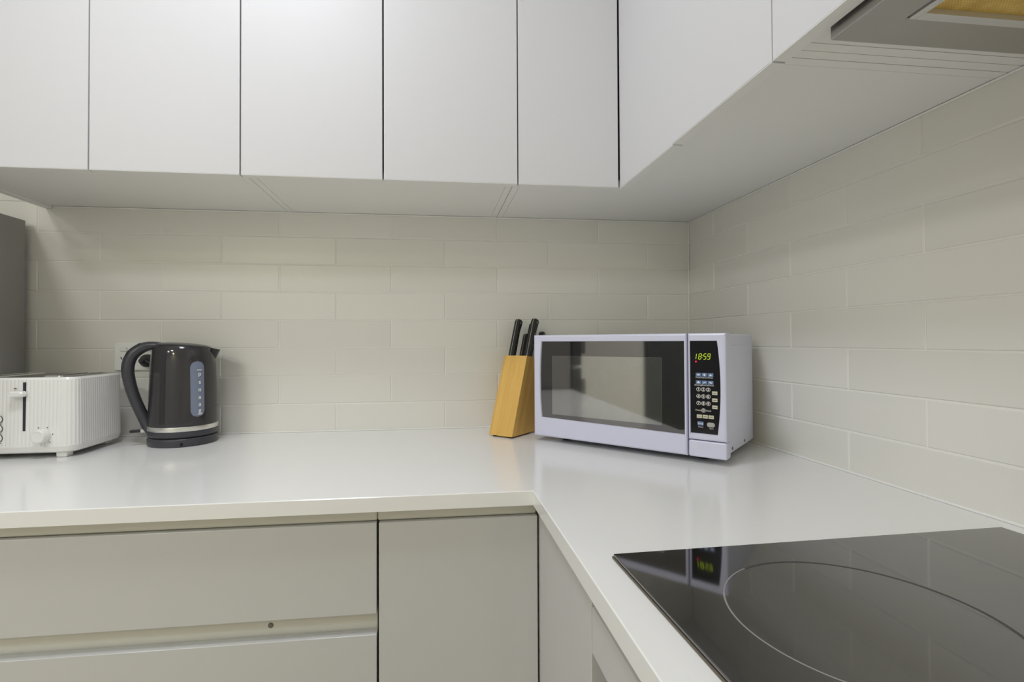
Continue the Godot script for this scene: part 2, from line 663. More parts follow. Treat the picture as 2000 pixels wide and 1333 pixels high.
# ------------------------------------------------------------------ joinery
func build_countertop() -> void:
	var f := 0.6231
	var e := -0.6069
	var poly := PackedVector2Array([Vector2(-1.795, -0.001), Vector2(-0.001, -0.001), Vector2(-0.001, -2.3), Vector2(e, -2.3), Vector2(e, -f), Vector2(-1.795, -f)])
	var o := part("countertop", extrude(poly, 0.024, 0.0012, Transform3D(Basis(Vector3.RIGHT, -PI / 2), Vector3.ZERO)), M.stone, self, Vector3(0, COUNTER - 0.024, 0))
	tag(o, "white polished stone countertop running round the corner in an L", "countertop")


func door_panel(called: String, a: Vector3, b: Vector3, m: Material, parent: Node3D) -> MeshInstance3D:
	if m == M.door_satin:
		var d := block(called, a + Vector3(0, 0.0011, 0), b, m, parent, 0.0008, 1)
		var s := (b - a).abs()
		part("edge_band", rbox(Vector3(s.x, 0.001, s.z), 0.0003), M.carcass, d, Vector3(0, -s.y * 0.5 - 0.00005, 0))
		return d
	return block(called, a, b, m, parent, 0.0014, 1)


func build_base_cabinets() -> void:
	var top := COUNTER - 0.0245
	var fz := 0.6031
	# drawer unit under the toaster and the kettle
	var d := thing("drawer_cabinet", "white base cabinet with wide glossy drawer fronts under the kettle", "cabinet", Vector3(-1.33, 0, 0))
	var ox := 1.33
	block("carcass", Vector3(-1.79 + ox, 0.1, 0.01), Vector3(-0.863 + ox, top, fz - 0.045), M.carcass, d, 0.001)
	block("kickboard", Vector3(-1.79 + ox, 0.0, 0.5), Vector3(-0.863 + ox, 0.098, 0.516), M.carcass, d, 0.001)
	var ys := [[0.7038, 0.8516], [0.41, 0.6706], [0.11, 0.378]]
	for y in ys:
		door_panel("drawer_front", Vector3(-1.79 + ox, y[0], fz - 0.019), Vector3(-0.8632 + ox, y[1], fz), M.door_gloss, d)
	for y in [[0.8516, top], [0.6706, 0.7038], [0.378, 0.41]]:
		if y[1] < 0.8:
			block("finger_rail", Vector3(-1.79 + ox, y[0] - 0.012, fz - 0.043), Vector3(-0.863 + ox, y[1] + 0.012, fz - 0.022), M.channel, d, 0.003)
		else:
			block("finger_rail", Vector3(-1.79 + ox, y[0] + 0.0003, fz - 0.043), Vector3(-0.863 + ox, y[1], fz - 0.009), M.channel, d, 0.003)
	part("screw_cap", post_z(0.0042, 0.0012), M.screw, d, Vector3(-1.0251 + ox - 0.01, 0.6855, fz - 0.022))
	# corner unit with one door on each leg
	var c := thing("corner_cabinet", "white corner base cabinet with two tall doors meeting under the countertop corner", "cabinet", Vector3(-0.45, 0, 0.3))
	var o := Vector3(0.45, 0, -0.3)
	block("carcass", o + Vector3(-0.858, 0.1, 0.01), o + Vector3(-0.01, top, fz - 0.045), M.carcass, c, 0.001)
	block("carcass_return", o + Vector3(-0.541, 0.1, fz - 0.044), o + Vector3(-0.01, top, 0.874), M.carcass, c, 0.001)
	var fx := -0.594
	door_panel("door", o + Vector3(-0.8598, 0.11, fz - 0.019), o + Vector3(-0.5955, 0.8516, fz), M.door_gloss, c)
	door_panel("door", o + Vector3(fx, 0.11, fz + 0.0015), o + Vector3(fx + 0.019, 0.858, 0.8915), M.door_gloss, c)
	block("finger_rail", o + Vector3(-0.8625, 0.8519, fz - 0.043), o + Vector3(-0.5955, top, fz - 0.009), M.channel, c, 0.003)
	block("finger_rail", o + Vector3(fx + 0.0045, 0.8595, fz + 0.003), o + Vector3(-0.5425, top, 0.8915), M.channel, c, 0.003)
	block("kickboard", o + Vector3(-0.858, 0.0, 0.5), o + Vector3(-0.46, 0.098, 0.516), M.carcass, c, 0.001)
	block("kickboard", o + Vector3(-0.5, 0.0, 0.517), o + Vector3(-0.484, 0.098, 0.874), M.carcass, c, 0.001)
	# oven housing below the cooktop
	var h := thing("oven_cabinet", "white oven housing with a narrow fascia strip below the cooktop", "cabinet", Vector3(-0.3, 0, 1.17))
	o = Vector3(0.3, 0, -1.17)
	block("side_panel", o + Vector3(-0.541, 0.1, 0.8755), o + Vector3(-0.01, top, 0.8905), M.carcass, h, 0.001)
	block("side_panel", o + Vector3(-0.56, 0.1, 1.489), o + Vector3(-0.01, top, 1.505), M.carcass, h, 0.001)
	block("base_panel", o + Vector3(-0.541, 0.1, 0.891), o + Vector3(-0.01, 0.116, 1.4885), M.carcass, h, 0.001)
	door_panel("fascia", o + Vector3(-0.594, 0.796, 0.8945), o + Vector3(-0.575, 0.8485, 1.505), M.door_gloss, h)
	block("finger_rail", o + Vector3(-0.588, 0.851, 0.8945), o + Vector3(-0.5425, top, 1.4885), M.channel, h, 0.003)
	block("kickboard", o + Vector3(-0.5, 0.0, 0.8755), o + Vector3(-0.484, 0.098, 1.505), M.carcass, h, 0.001)
	var ov := thing("oven", "dark grey built in oven set under the white fascia strip", "oven", Vector3(-0.3, 0.117, 1.189))
	block("body", Vector3(-0.235, 0.0, -0.29), Vector3(0.25, 0.66, 0.29), M.steel, ov, 0.002)
	block("control_panel", Vector3(-0.272, 0.565, -0.292), Vector3(-0.236, 0.674, 0.292), M.oven_glass, ov, 0.002)
	block("door", Vector3(-0.272, 0.004, -0.292), Vector3(-0.236, 0.56, 0.292), M.oven_glass, ov, 0.003)
	part("handle", tube([Vector3(-0.268, 0.5, -0.24), Vector3(-0.29, 0.5, -0.24), Vector3(-0.3, 0.5, -0.2), Vector3(-0.3, 0.5, 0.2), Vector3(-0.29, 0.5, 0.24), Vector3(-0.268, 0.5, 0.24)], [Vector2(0.008, 0.008), Vector2(0.008, 0.008), Vector2(0.008, 0.008), Vector2(0.008, 0.008), Vector2(0.008, 0.008), Vector2(0.008, 0.008)], Vector3.UP), M.steel, ov)
	for k in 3:
		var kn := new_st()
		lathe_into(kn, [Vector2(0.02, 0.0), Vector2(0.019, 0.02), Vector2(0.016, 0.023)], 24, Transform3D(Basis(Vector3.BACK, PI / 2), Vector3.ZERO))
		part("knob", kn.commit(), M.steel, ov, Vector3(-0.272, 0.612, -0.2 + 0.2 * k))


# shell of a wall cabinet along x (back leg); door leaves hang in front of it
func wall_unit(t: Node3D, o: Vector3, x0: float, x1: float) -> void:
	var b := SOFFIT
	var zf := UPPER_Z - 0.0205
	block("side_panel", o + Vector3(x0 + 0.0006, b, 0.001), o + Vector3(x0 + 0.016, 2.2, zf), M.carcass, t, 0.0006)
	block("side_panel", o + Vector3(x1 - 0.016, b, 0.001), o + Vector3(x1 - 0.0006, 2.2, zf), M.carcass, t, 0.0006)
	block("bottom_panel", o + Vector3(x0 + 0.0166, b + 0.0004, 0.001), o + Vector3(x1 - 0.0164, b + 0.0164, zf), M.carcass, t, 0.0004)
	block("top_panel", o + Vector3(x0 + 0.0165, 2.184, 0.001), o + Vector3(x1 - 0.0165, 2.2, zf), M.carcass, t, 0.0004)
	block("back_panel", o + Vector3(x0 + 0.0165, b + 0.017, 0.001), o + Vector3(x1 - 0.0165, 2.1835, 0.005), M.carcass, t, 0.0004)


func build_upper_cabinets() -> void:
	var low := 1.5008
	var z0 := UPPER_Z - 0.019
	var t := thing("wall_cabinet", "white wall cabinet with two flat doors above the toaster and kettle", "cabinet", Vector3(-1.47, SOFFIT, 0), 0.0, "white wall cabinets")
	var o := Vector3(1.47, -SOFFIT, 0)
	wall_unit(t, o, -1.7575, -1.168)
	block("end_panel", o + Vector3(-1.7755, SOFFIT - 0.007, 0.001), o + Vector3(-1.7578, 2.2, UPPER_Z - 0.02), M.carcass, t, 0.001)
	door_panel("door", o + Vector3(-1.7645, low, z0), o + Vector3(-1.4678, 2.2, UPPER_Z), M.door_satin, t)
	door_panel("door", o + Vector3(-1.4652, low, z0), o + Vector3(-1.1745, 2.2, UPPER_Z), M.door_satin, t)
	t = thing("wall_cabinet", "white wall cabinet with two flat doors above the bare stretch of tiles", "cabinet", Vector3(-0.875, SOFFIT, 0), 0.0, "white wall cabinets")
	o = Vector3(0.875, -SOFFIT, 0)
	wall_unit(t, o, -1.168, -0.587)
	door_panel("door", o + Vector3(-1.1717, low, z0), o + Vector3(-0.8795, 2.2, UPPER_Z), M.door_satin, t)
	door_panel("door", o + Vector3(-0.876, low, z0), o + Vector3(-0.5818, 2.2, UPPER_Z), M.door_satin, t)
	# the corner unit: one narrow door on the back leg, one wide door on the right leg
	t = thing("corner_wall_cabinet", "white corner wall cabinet with a narrow and a wide door above the microwave", "cabinet", Vector3(-0.3, SOFFIT, 0.3), 0.0, "white wall cabinets")
	o = Vector3(0.3, -SOFFIT, -0.3)
	var b := SOFFIT
	block("side_panel", o + Vector3(-0.5864, b, 0.001), o + Vector3(-0.571, 2.2, UPPER_Z - 0.0205), M.carcass, t, 0.0006)
	var xb := UPPER_X + 0.0205
	var poly := PackedVector2Array([Vector2(-0.5704, -0.001), Vector2(-0.001, -0.001), Vector2(-0.001, -0.8485), Vector2(xb, -0.8485), Vector2(xb, -(UPPER_Z - 0.0205)), Vector2(-0.5704, -(UPPER_Z - 0.0205))])
	part("bottom_panel", extrude(poly, 0.016, 0.0, Transform3D(Basis(Vector3.RIGHT, -PI / 2), Vector3.ZERO)), M.carcass, t, o + Vector3(0, b + 0.0004, 0))
	part("top_panel", extrude(poly, 0.016, 0.0, Transform3D(Basis(Vector3.RIGHT, -PI / 2), Vector3.ZERO)), M.carcass, t, o + Vector3(0, 2.184, 0))
	block("side_panel", o + Vector3(xb, b, 0.8492), o + Vector3(-0.001, 2.2, 0.8642), M.carcass, t, 0.0006)
	door_panel("door", o + Vector3(-0.579, low, z0), o + Vector3(UPPER_X - 0.003, 2.2, UPPER_Z), M.door_satin, t)
	# the wide door: its lower edge drops by three millimetres near the corner
	var dp := PackedVector2Array([Vector2(UPPER_Z + 0.001, 1.4985), Vector2(0.592, 1.4985), Vector2(0.5935, 1.5014), Vector2(0.8612, 1.5014), Vector2(0.8612, 2.2), Vector2(UPPER_Z + 0.001, 2.2)])
	part("door", extrude(dp, 0.019, 0.0012, Transform3D(Basis(Vector3.UP, -PI / 2), Vector3(UPPER_X + 0.019, 0, 0))), M.door_satin, t, o)
	block("edge_band", o + Vector3(UPPER_X, 1.4976, UPPER_Z + 0.001), o + Vector3(UPPER_X + 0.019, 1.4985, 0.592), M.carcass, t, 0.0003)
	block("edge_band", o + Vector3(UPPER_X, 1.5005, 0.5936), o + Vector3(UPPER_X + 0.019, 1.5014, 0.8612), M.carcass, t, 0.0003)
	# cabinet around the range hood
	t = thing("hood_cabinet", "white wall cabinet that holds the stainless range hood", "cabinet", Vector3(-0.17, SOFFIT, 1.18), 0.0, "white wall cabinets")
	o = Vector3(0.17, -SOFFIT, -1.18)
	block("side_panel", o + Vector3(xb, b, 0.8656), o + Vector3(-0.001, 2.2, 0.881), M.carcass, t, 0.0006)
	block("bottom_rail", o + Vector3(xb, b + 0.0004, 0.8816), o + Vector3(-0.001, b + 0.0164, 0.8965), M.carcass, t, 0.0004)
	block("side_panel", o + Vector3(xb, b, 1.515), o + Vector3(-0.001, 2.2, 1.53), M.carcass, t, 0.0006)
	block("bottom_panel", o + Vector3(xb, b + 0.0008, 0.8971), o + Vector3(-0.001, b + 0.0168, 1.5145), M.carcass, t, 0.0004)
	block("top_panel", o + Vector3(xb, 2.184, 0.8815), o + Vector3(-0.001, 2.2, 1.5145), M.carcass, t, 0.0004)
	door_panel("door", o + Vector3(UPPER_X, low + 0.0006, 0.8638), o + Vector3(UPPER_X + 0.019, 2.2, 1.199), M.door_satin, t)
	door_panel("door", o + Vector3(UPPER_X, low + 0.0006, 1.202), o + Vector3(UPPER_X + 0.019, 2.2, 1.53), M.door_satin, t)
	part("screw_hole", lathe([Vector2(0.002, -0.0003), Vector2(0.002, 0.0005)], 16), M.hole, t, o + Vector3(-0.3315 + 0.0035, b + 0.0006, 0.9735))


func build_fridge() -> void:
	var t := thing("refrigerator", "charcoal grey refrigerator side standing at the left end of the countertop", "fridge", Vector3(-2.11, 0, 0.02))
	block("body", Vector3(-0.3, 0.03, 0.0), Vector3(0.303, 1.463, 0.6), M.fridge_grey, t, 0.003, 2)
	block("freezer_door", Vector3(-0.3, 1.02, 0.606), Vector3(0.3, 1.462, 0.66), M.fridge_front, t, 0.008, 2)
	block("fridge_door", Vector3(-0.3, 0.05, 0.606), Vector3(0.3, 1.012, 0.66), M.fridge_front, t, 0.008, 2)
	for y in [[1.08, 1.3], [0.6, 0.95]]:
		block("handle", Vector3(0.245, y[0], 0.665), Vector3(0.265, y[1], 0.69), M.fridge_grey, t, 0.006, 2)
	for x in [-0.26, 0.26]:
		for z in [0.05, 0.55]:
			part("foot", lathe([Vector2(0.02, 0.0), Vector2(0.02, 0.03)], 16), M.rubber, t, Vector3(x, 0, z))


# ------------------------------------------------------------------ cooking
func build_cooktop() -> void:
	var t := thing("cooktop", "black ceramic glass cooktop set flush into the countertop", "cooktop", Vector3(-0.298, COUNTER, 1.183), deg_to_rad(1.6))
	block("trim_edge", Vector3(-0.2632, 0.0, -0.2975), Vector3(0.2632, 0.003, 0.2975), M.cooktop_edge, t, 0.0008)
	block("glass_plate", Vector3(-0.262, 0.0031, -0.296), Vector3(0.262, 0.006, 0.296), M.ceran, t, 0.0008)
	# the printed ring of the large zone: pale on the near side, worn dark towards the wall
	var zc := Vector3(-0.097, 0.006, -0.135)
	part("zone_ring", arc_up(0.1105, 0.1121, 148.0, 330.0), M.ceran_mark, t, zc)
	part("worn_ring", arc_up(0.1098, 0.1128, -30.0, 112.0), M.ceran_worn, t, zc)
	part("zone_ring", arc_up(0.1108, 0.1120, 112.0, 148.0), M.ceran_mark, t, zc)
	part("zone_ring", arc_up(0.0785, 0.0795, 0.0, 360.0), M.ceran_mark, t, Vector3(-0.12, 0.006, 0.145))
	part("zone_ring", arc_up(0.0985, 0.0995, 0.0, 360.0), M.ceran_mark, t, Vector3(0.11, 0.006, 0.13))


# a thin raised arc lying flat; angles in degrees from +x, turning towards -z
func arc_up(r0: float, r1: float, a0: float, a1: float) -> ArrayMesh:
	var st := new_st()
	var n := int((a1 - a0) / 3.0)
	for k in n:
		var p := deg_to_rad(lerpf(a0, a1, float(k) / n))
		var q := deg_to_rad(lerpf(a0, a1, float(k + 1) / n))
		var a := Vector3(cos(p), 0, -sin(p))
		var b := Vector3(cos(q), 0, -sin(q))
		var h := Vector3(0, 0.00016, 0)
		quad(st, a * r0 + h, a * r1 + h, b * r1 + h, b * r0 + h, Vector3.UP)
		quad(st, a * r1, a * r1 + h, b * r1 + h, b * r1, a)
		quad(st, a * r0, a * r0 + h, b * r0 + h, b * r0, -a)
	return st.commit()


func build_rangehood() -> void:
	var t := thing("range_hood", "stainless steel under cabinet range hood above the cooktop", "range hood", Vector3(-0.17, 1.49, 1.19))
	# shell: a shallow tray with an opening for the filter
	var x0 := -0.15
	var x1 := 0.145
	var z0 := -0.26
	var z1 := 0.26
	var fx0 := -0.1
	var fz0 := -0.214
	block("front_lip", Vector3(x0, 0.0, z0), Vector3(fx0, 0.0165, z1), M.steel, t, 0.0015, 2)
	block("rear_plate", Vector3(0.11, 0.0, z0), Vector3(x1, 0.0165, z1), M.steel, t, 0.0015, 2)
	block("side_plate", Vector3(fx0 - 0.002, 0.0, z0), Vector3(0.112, 0.0165, fz0), M.steel, t, 0.0015, 2)
	block("side_plate", Vector3(fx0 - 0.002, 0.0, 0.214), Vector3(0.112, 0.0165, z1), M.steel, t, 0.0015, 2)
	var f := block("filter_mesh", Vector3(fx0 + 0.008, 0.004, fz0 + 0.008), Vector3(0.102, 0.008, 0.206), M.grease_mesh, t, 0.0004)
	f.set_meta("label", "yellowed grease filter mesh")
	block("filter_frame", Vector3(fx0 + 0.0012, -0.002, fz0 + 0.0015), Vector3(fx0 + 0.0095, 0.006, 0.2125), M.aluminium, t, 0.0008)
	block("filter_frame", Vector3(0.1, -0.002, fz0 + 0.0015), Vector3(0.1088, 0.006, 0.2125), M.aluminium, t, 0.0008)
	block("filter_frame", Vector3(fx0 + 0.0098, -0.002, fz0 + 0.0015), Vector3(0.0998, 0.006, fz0 + 0.0125), M.aluminium, t, 0.0008)
	block("filter_frame", Vector3(fx0 + 0.0098, -0.002, 0.2015), Vector3(0.0998, 0.006, 0.2125), M.aluminium, t, 0.0008)


# ------------------------------------------------------------------ microwave
func bowed(x0: float, x1: float, y0: float, y1: float, left: float, right: float, n: int, low := 0.0) -> PackedVector2Array:
	# rectangle with bowed sides, n points a side, counter-clockwise from the lower left
	var p := PackedVector2Array()
	for k in n:
		var s := float(k) / n
		p.append(Vector2(lerpf(x0, x1, s), y0 + low * (1.0 - s)))
	for k in n:
		var s := float(k) / n
		p.append(Vector2(x1 + right * 4.0 * s * (1.0 - s), lerpf(y0, y1, s)))
	for k in n:
		p.append(Vector2(lerpf(x1, x0, float(k) / n), y1))
	for k in n:
		var s := float(k) / n
		p.append(Vector2(x0 - left * 4.0 * s * (1.0 - s), lerpf(y1, y0 + low, s)))
	return p


func at_z(p: PackedVector2Array, z: float) -> Array:
	var r := []
	for q in p:
		r.append(Vector3(q.x, q.y, z))
	return r


# moulded frame between an outer rectangle and an inner outline
func frame_mesh(x0: float, x1: float, y0: float, y1: float, inner: PackedVector2Array, n: int, depth: float, r_out: float) -> ArrayMesh:
	var loops := []
	loops.append(at_z(bowed(x0, x1, y0, y1, 0, 0, n), -depth))
	loops.append(at_z(bowed(x0, x1, y0, y1, 0, 0, n), -r_out))
	loops.append(at_z(bowed(x0 + r_out * 0.3, x1 - r_out * 0.3, y0 + r_out * 0.3, y1 - r_out * 0.3, 0, 0, n), -r_out * 0.3))
	loops.append(at_z(bowed(x0 + r_out, x1 - r_out, y0 + r_out, y1 - r_out, 0, 0, n), 0.0))
	var c := Vector2((x0 + x1) * 0.5, (y0 + y1) * 0.5)
	var grown := PackedVector2Array()
	for q in inner:
		grown.append(q + (q - c).sign() * 0.0015)
	loops.append(at_z(grown, -0.0006))
	loops.append(at_z(inner, -0.006))
	return loft_out(loops)


func loft_out(loops: Array) -> ArrayMesh:
	var st := new_st()
	var n: int = loops[0].size()
	for i in loops.size() - 1:
		for k in n:
			var k2 := (k + 1) % n
			var a: Vector3 = loops[i][k]
			var b: Vector3 = loops[i][k2]
			var c: Vector3 = loops[i + 1][k2]
			var d: Vector3 = loops[i + 1][k]
			var g := (b - a).cross(d - a)
			if g.length_squared() < 1e-18:
				g = (c - b).cross(d - b)
			quad(st, a, b, c, d, g)
	return st.commit()


func seven_segments(digit: String, h: float) -> ArrayMesh:
	var lit := {"1": "bc", "8": "abcdefg", "5": "afgcd", "9": "abcdfg"}
	var w := h * 0.42
	var s := h * 0.1
	var where := {"a": [Vector2(w / 2, h), 0], "d": [Vector2(w / 2, 0), 0], "g": [Vector2(w / 2, h / 2), 0], "b": [Vector2(w, h * 0.75), 1], "c": [Vector2(w, h * 0.25), 1], "f": [Vector2(0, h * 0.75), 1], "e": [Vector2(0, h * 0.25), 1]}
	var st := new_st()
	var lean := Transform3D(Basis(Vector3(1, 0, 0), Vector3(0.16, 1, 0), Vector3(0, 0, 1)), Vector3.ZERO)
	for ch in lit[digit]:
		var e: Array = where[ch]
		var size := Vector3(w * 0.8, s, 0.0003) if e[1] == 0 else Vector3(s, h * 0.42, 0.0003)
		rbox_into(st, size, 0.0001, 1, lean * Transform3D(Basis.IDENTITY, Vector3(e[0].x, e[0].y, 0)))
	return st.commit()


func build_microwave() -> void:
	var t := thing("microwave", "white microwave oven with a black window set across the corner", "microwave", Vector3(-0.5205, COUNTER, 0.2018), deg_to_rad(-45.56))
	var w := 0.4526
	var top := 0.2625
	var bot := 0.013
	# casing with a pressed side panel
	block("casing", Vector3(0.007, bot + 0.002, -0.262), Vector3(w - 0.007, top - 0.0015, -0.032), M.micro_case, t, 0.004, 2)
	block("side_panel", Vector3(w - 0.0078, bot + 0.04, -0.245), Vector3(w - 0.006, top - 0.025, -0.058), M.micro_case, t, 0.0015, 2)
	for z in [-0.07, -0.175]:
		var sc := new_st()
		lathe_into(sc, [Vector2(0.0035, 0.0), Vector2(0.0035, 0.0008), Vector2(0.002, 0.0014)], 16, Transform3D(Basis(Vector3.BACK, -PI / 2), Vector3.ZERO))
		part("screw", sc.commit(), M.screw, t, Vector3(w - 0.0071, bot + 0.012 + 0.0, z))
	for x in [0.06, w - 0.06]:
		for z in [-0.06, -0.22]:
			part("foot", lathe([Vector2(0.011, 0.0), Vector2(0.013, 0.003), Vector2(0.013, bot + 0.0025)], 20), M.rubber, t, Vector3(x, 0, z))
	# door: moulded frame, tinted window, screen
	var inner := bowed(0.0235, 0.3735, 0.0555, 0.246, 0.0045, 0.0, 12, 0.005)
	var door := part("door", frame_mesh(0.0, 0.3768, bot, top, inner, 12, 0.034, 0.0045), M.micro_white, t)
	var pane_poly := bowed(0.0225, 0.3745, 0.0545, 0.247, 0.0045, 0.0, 12, 0.005)
	part("window", extrude(pane_poly, 0.002, 0.0, Transform3D(Basis.IDENTITY, Vector3(0, 0, -0.0062))), M.micro_glass, door)
	block("screen", Vector3(0.0515, 0.069, -0.0043), Vector3(0.3235, 0.212, -0.0038), M.micro_screen, door, 0.0002)
	block("door_backing", Vector3(0.004, bot + 0.004, -0.0335), Vector3(0.373, top - 0.004, -0.012), M.micro_groove, door, 0.001)
	# control panel
	var inner2 := bowed(0.3842, 0.4345, 0.0615, 0.246, 0.0, 0.006, 12)
	var cp := part("control_panel", frame_mesh(0.3792, w, 0.0475, top, inner2, 12, 0.034, 0.004), M.micro_white, t)
	part("key_panel", extrude(bowed(0.3836, 0.435, 0.061, 0.2468, 0.0, 0.006, 12), 0.004, 0.0, Transform3D(Basis.IDENTITY, Vector3(0, 0, -0.007))), M.micro_panel, cp)
	block("panel_backing", Vector3(0.3745, bot + 0.003, -0.0325), Vector3(w - 0.004, top - 0.004, -0.014), M.micro_groove, t, 0.001)
	var rel := block("release_button", Vector3(0.3795, bot, -0.03), Vector3(w, 0.0462, 0.0), M.micro_white, t, 0.0035, 2)
	part("dimple", lathe_dimple(), M.micro_case, rel, Vector3(0.392 - (0.3795 + w) * 0.5, 0.0345 - (bot + 0.0462) * 0.5, 0.0148))
	# display
	var z := -0.0029
	var x := 0.3975
	for d in [["1", 0.3935], ["8", 0.3995], ["5", 0.4090], ["9", 0.4165]]:
		part("display_digit", seven_segments(d[0], 0.0112), M.digit_glow, cp, Vector3(d[1] - (0.0038 if d[0] == "1" else 0.0), 0.2100, z))
	for y in [0.2135, 0.2178]:
		part("display_colon", post_z(0.0006, 0.0003, 0.0001, 10), M.digit_glow, cp, Vector3(0.4068 + (y - 0.2135) * 0.16, y, z))
	part("indicator_light", post_z(0.0019, 0.0012, 0.0006, 16), M.red_glow, cp, Vector3(0.3948, 0.2052, z))
	# six blue picture keys with captions
	var names := [["Potato", "Popcorn", "Pizza"], ["Beverage", "Frozen", "Reheat"]]
	for r in 2:
		for c in 3:
			var kx := 0.3995 + c * 0.0117
			var ky := 0.1788 - r * 0.0153
			var key := block("picture_key", Vector3(kx - 0.0052, ky - 0.0036, z), Vector3(kx + 0.0052, ky + 0.0036, z + 0.0006), M.print_blue, cp, 0.0003)
			picture(key, r * 3 + c)
			part("caption", text_mesh(names[r][c], 0.0028), M.print_white, cp, Vector3(kx, ky - 0.0056, z + 0.0002))
	# number keys
	var digits := ["1", "2", "3", "4", "5", "6", "7", "8", "9", "0"]
	for k in 10:
		var kx := 0.3992 + (k % 3) * 0.0095
		var ky := 0.1494 - int(k / 3.0) * 0.0140
		if k == 9:
			kx = 0.3992 + 0.0095
		var ring := part("number_key", ring_z(0.0034, 0.0041, 0.0004, 24), M.print_white, cp, Vector3(kx, ky, z))
		part("numeral", text_mesh(digits[k], 0.0052, true), M.print_white, ring, Vector3(0, 0, 0.0003))
	part("caption", text_mesh("Power", 0.0030), M.print_white, cp, Vector3(0.3988, 0.1072, z + 0.0002))
	part("caption", text_mesh("Clock", 0.0030), M.print_white, cp, Vector3(0.4185, 0.1072, z + 0.0002))
	# cream keys with a short line of dark print
	var cream := []
	for k in 3:
		cream.append(Vector2(0.4305, 0.1432 - k * 0.0140))
	for k in 3:
		cream.append(Vector2(0.4005 + k * 0.0114, 0.0950))
	for q in cream:
		var key := block("cream_key", Vector3(q.x - 0.005, q.y - 0.0035, z), Vector3(q.x + 0.005, q.y + 0.0035, z + 0.0006), M.print_cream, cp, 0.0008, 2)
		part("key_print", rbox(Vector3(0.0062, 0.0009, 0.0002), 0.00005), M.print_dark, key, Vector3(0, 0, 0.0004))
	var stop := block("stop_key", Vector3(0.397, 0.0768, z), Vector3(0.4085, 0.0848, z + 0.0006), M.print_blue, cp, 0.0008, 2)
	part("numeral", text_mesh("Stop", 0.0036, true), M.print_white, stop, Vector3(0, 0, 0.0004))
	part("caption", text_mesh("Pause", 0.0026), M.print_white, cp, Vector3(0.403, 0.0738, z + 0.0002))
	var start := part("start_key", extrude(rounded_rect(-0.0075, -0.0045, 0.0075, 0.0045, 0.0042), 0.0008, 0.0003), M.silver, cp, Vector3(0.4225, 0.0795, z))
	part("caption", text_mesh("Start", 0.0026), M.print_white, cp, Vector3(0.4235, 0.0722, z + 0.0002))
	start.set_meta("label", "silvery rounded start key")


func lathe_dimple() -> ArrayMesh:
	var st := new_st()
	lathe_into(st, [Vector2(0.0062, 0.0), Vector2(0.0058, 0.0006), Vector2(0.004, 0.0004), Vector2(0.002, 0.0002), Vector2(0.0001, 0.0001)], 24, Transform3D(Basis(Vector3.RIGHT, PI / 2), Vector3.ZERO), false)
	return st.commit()


# the small white pictogram on a key
func picture(key: Node3D, kind: int) -> void:
	var p := PackedVector2Array()
	match kind:
		0:
			p = rounded_rect(-0.0026, -0.0016, 0.0026, 0.0016, 0.0014, 3)
		1:
			p = PackedVector2Array([Vector2(-0.0014, -0.0024), Vector2(0.0014, -0.0024), Vector2(0.002, 0.0022), Vector2(-0.002, 0.0022)])
		2:
			p = PackedVector2Array([Vector2(-0.003, -0.002), Vector2(0.003, -0.002), Vector2(0.0, 0.0024)])
		3:
			p = PackedVector2Array([Vector2(-0.0028, -0.002), Vector2(0.0028, -0.002), Vector2(0.002, 0.0006), Vector2(0.0008, 0.0022), Vector2(-0.0008, 0.0022), Vector2(-0.002, 0.0006)])
		4:
			p = PackedVector2Array([Vector2(-0.003, -0.0018), Vector2(-0.001, -0.0018), Vector2(0.003, 0.0008), Vector2(0.0022, 0.002), Vector2(-0.0016, 0.0)])
		_:
			p = PackedVector2Array([Vector2(-0.0022, 0.0018), Vector2(0.0, 0.0018), Vector2(0.003, -0.001), Vector2(0.002, -0.002), Vector2(-0.0022, -0.0006)])
	part("pictogram", extrude(p, 0.0003), M.print_white, key, Vector3(0, 0, 0.0002))


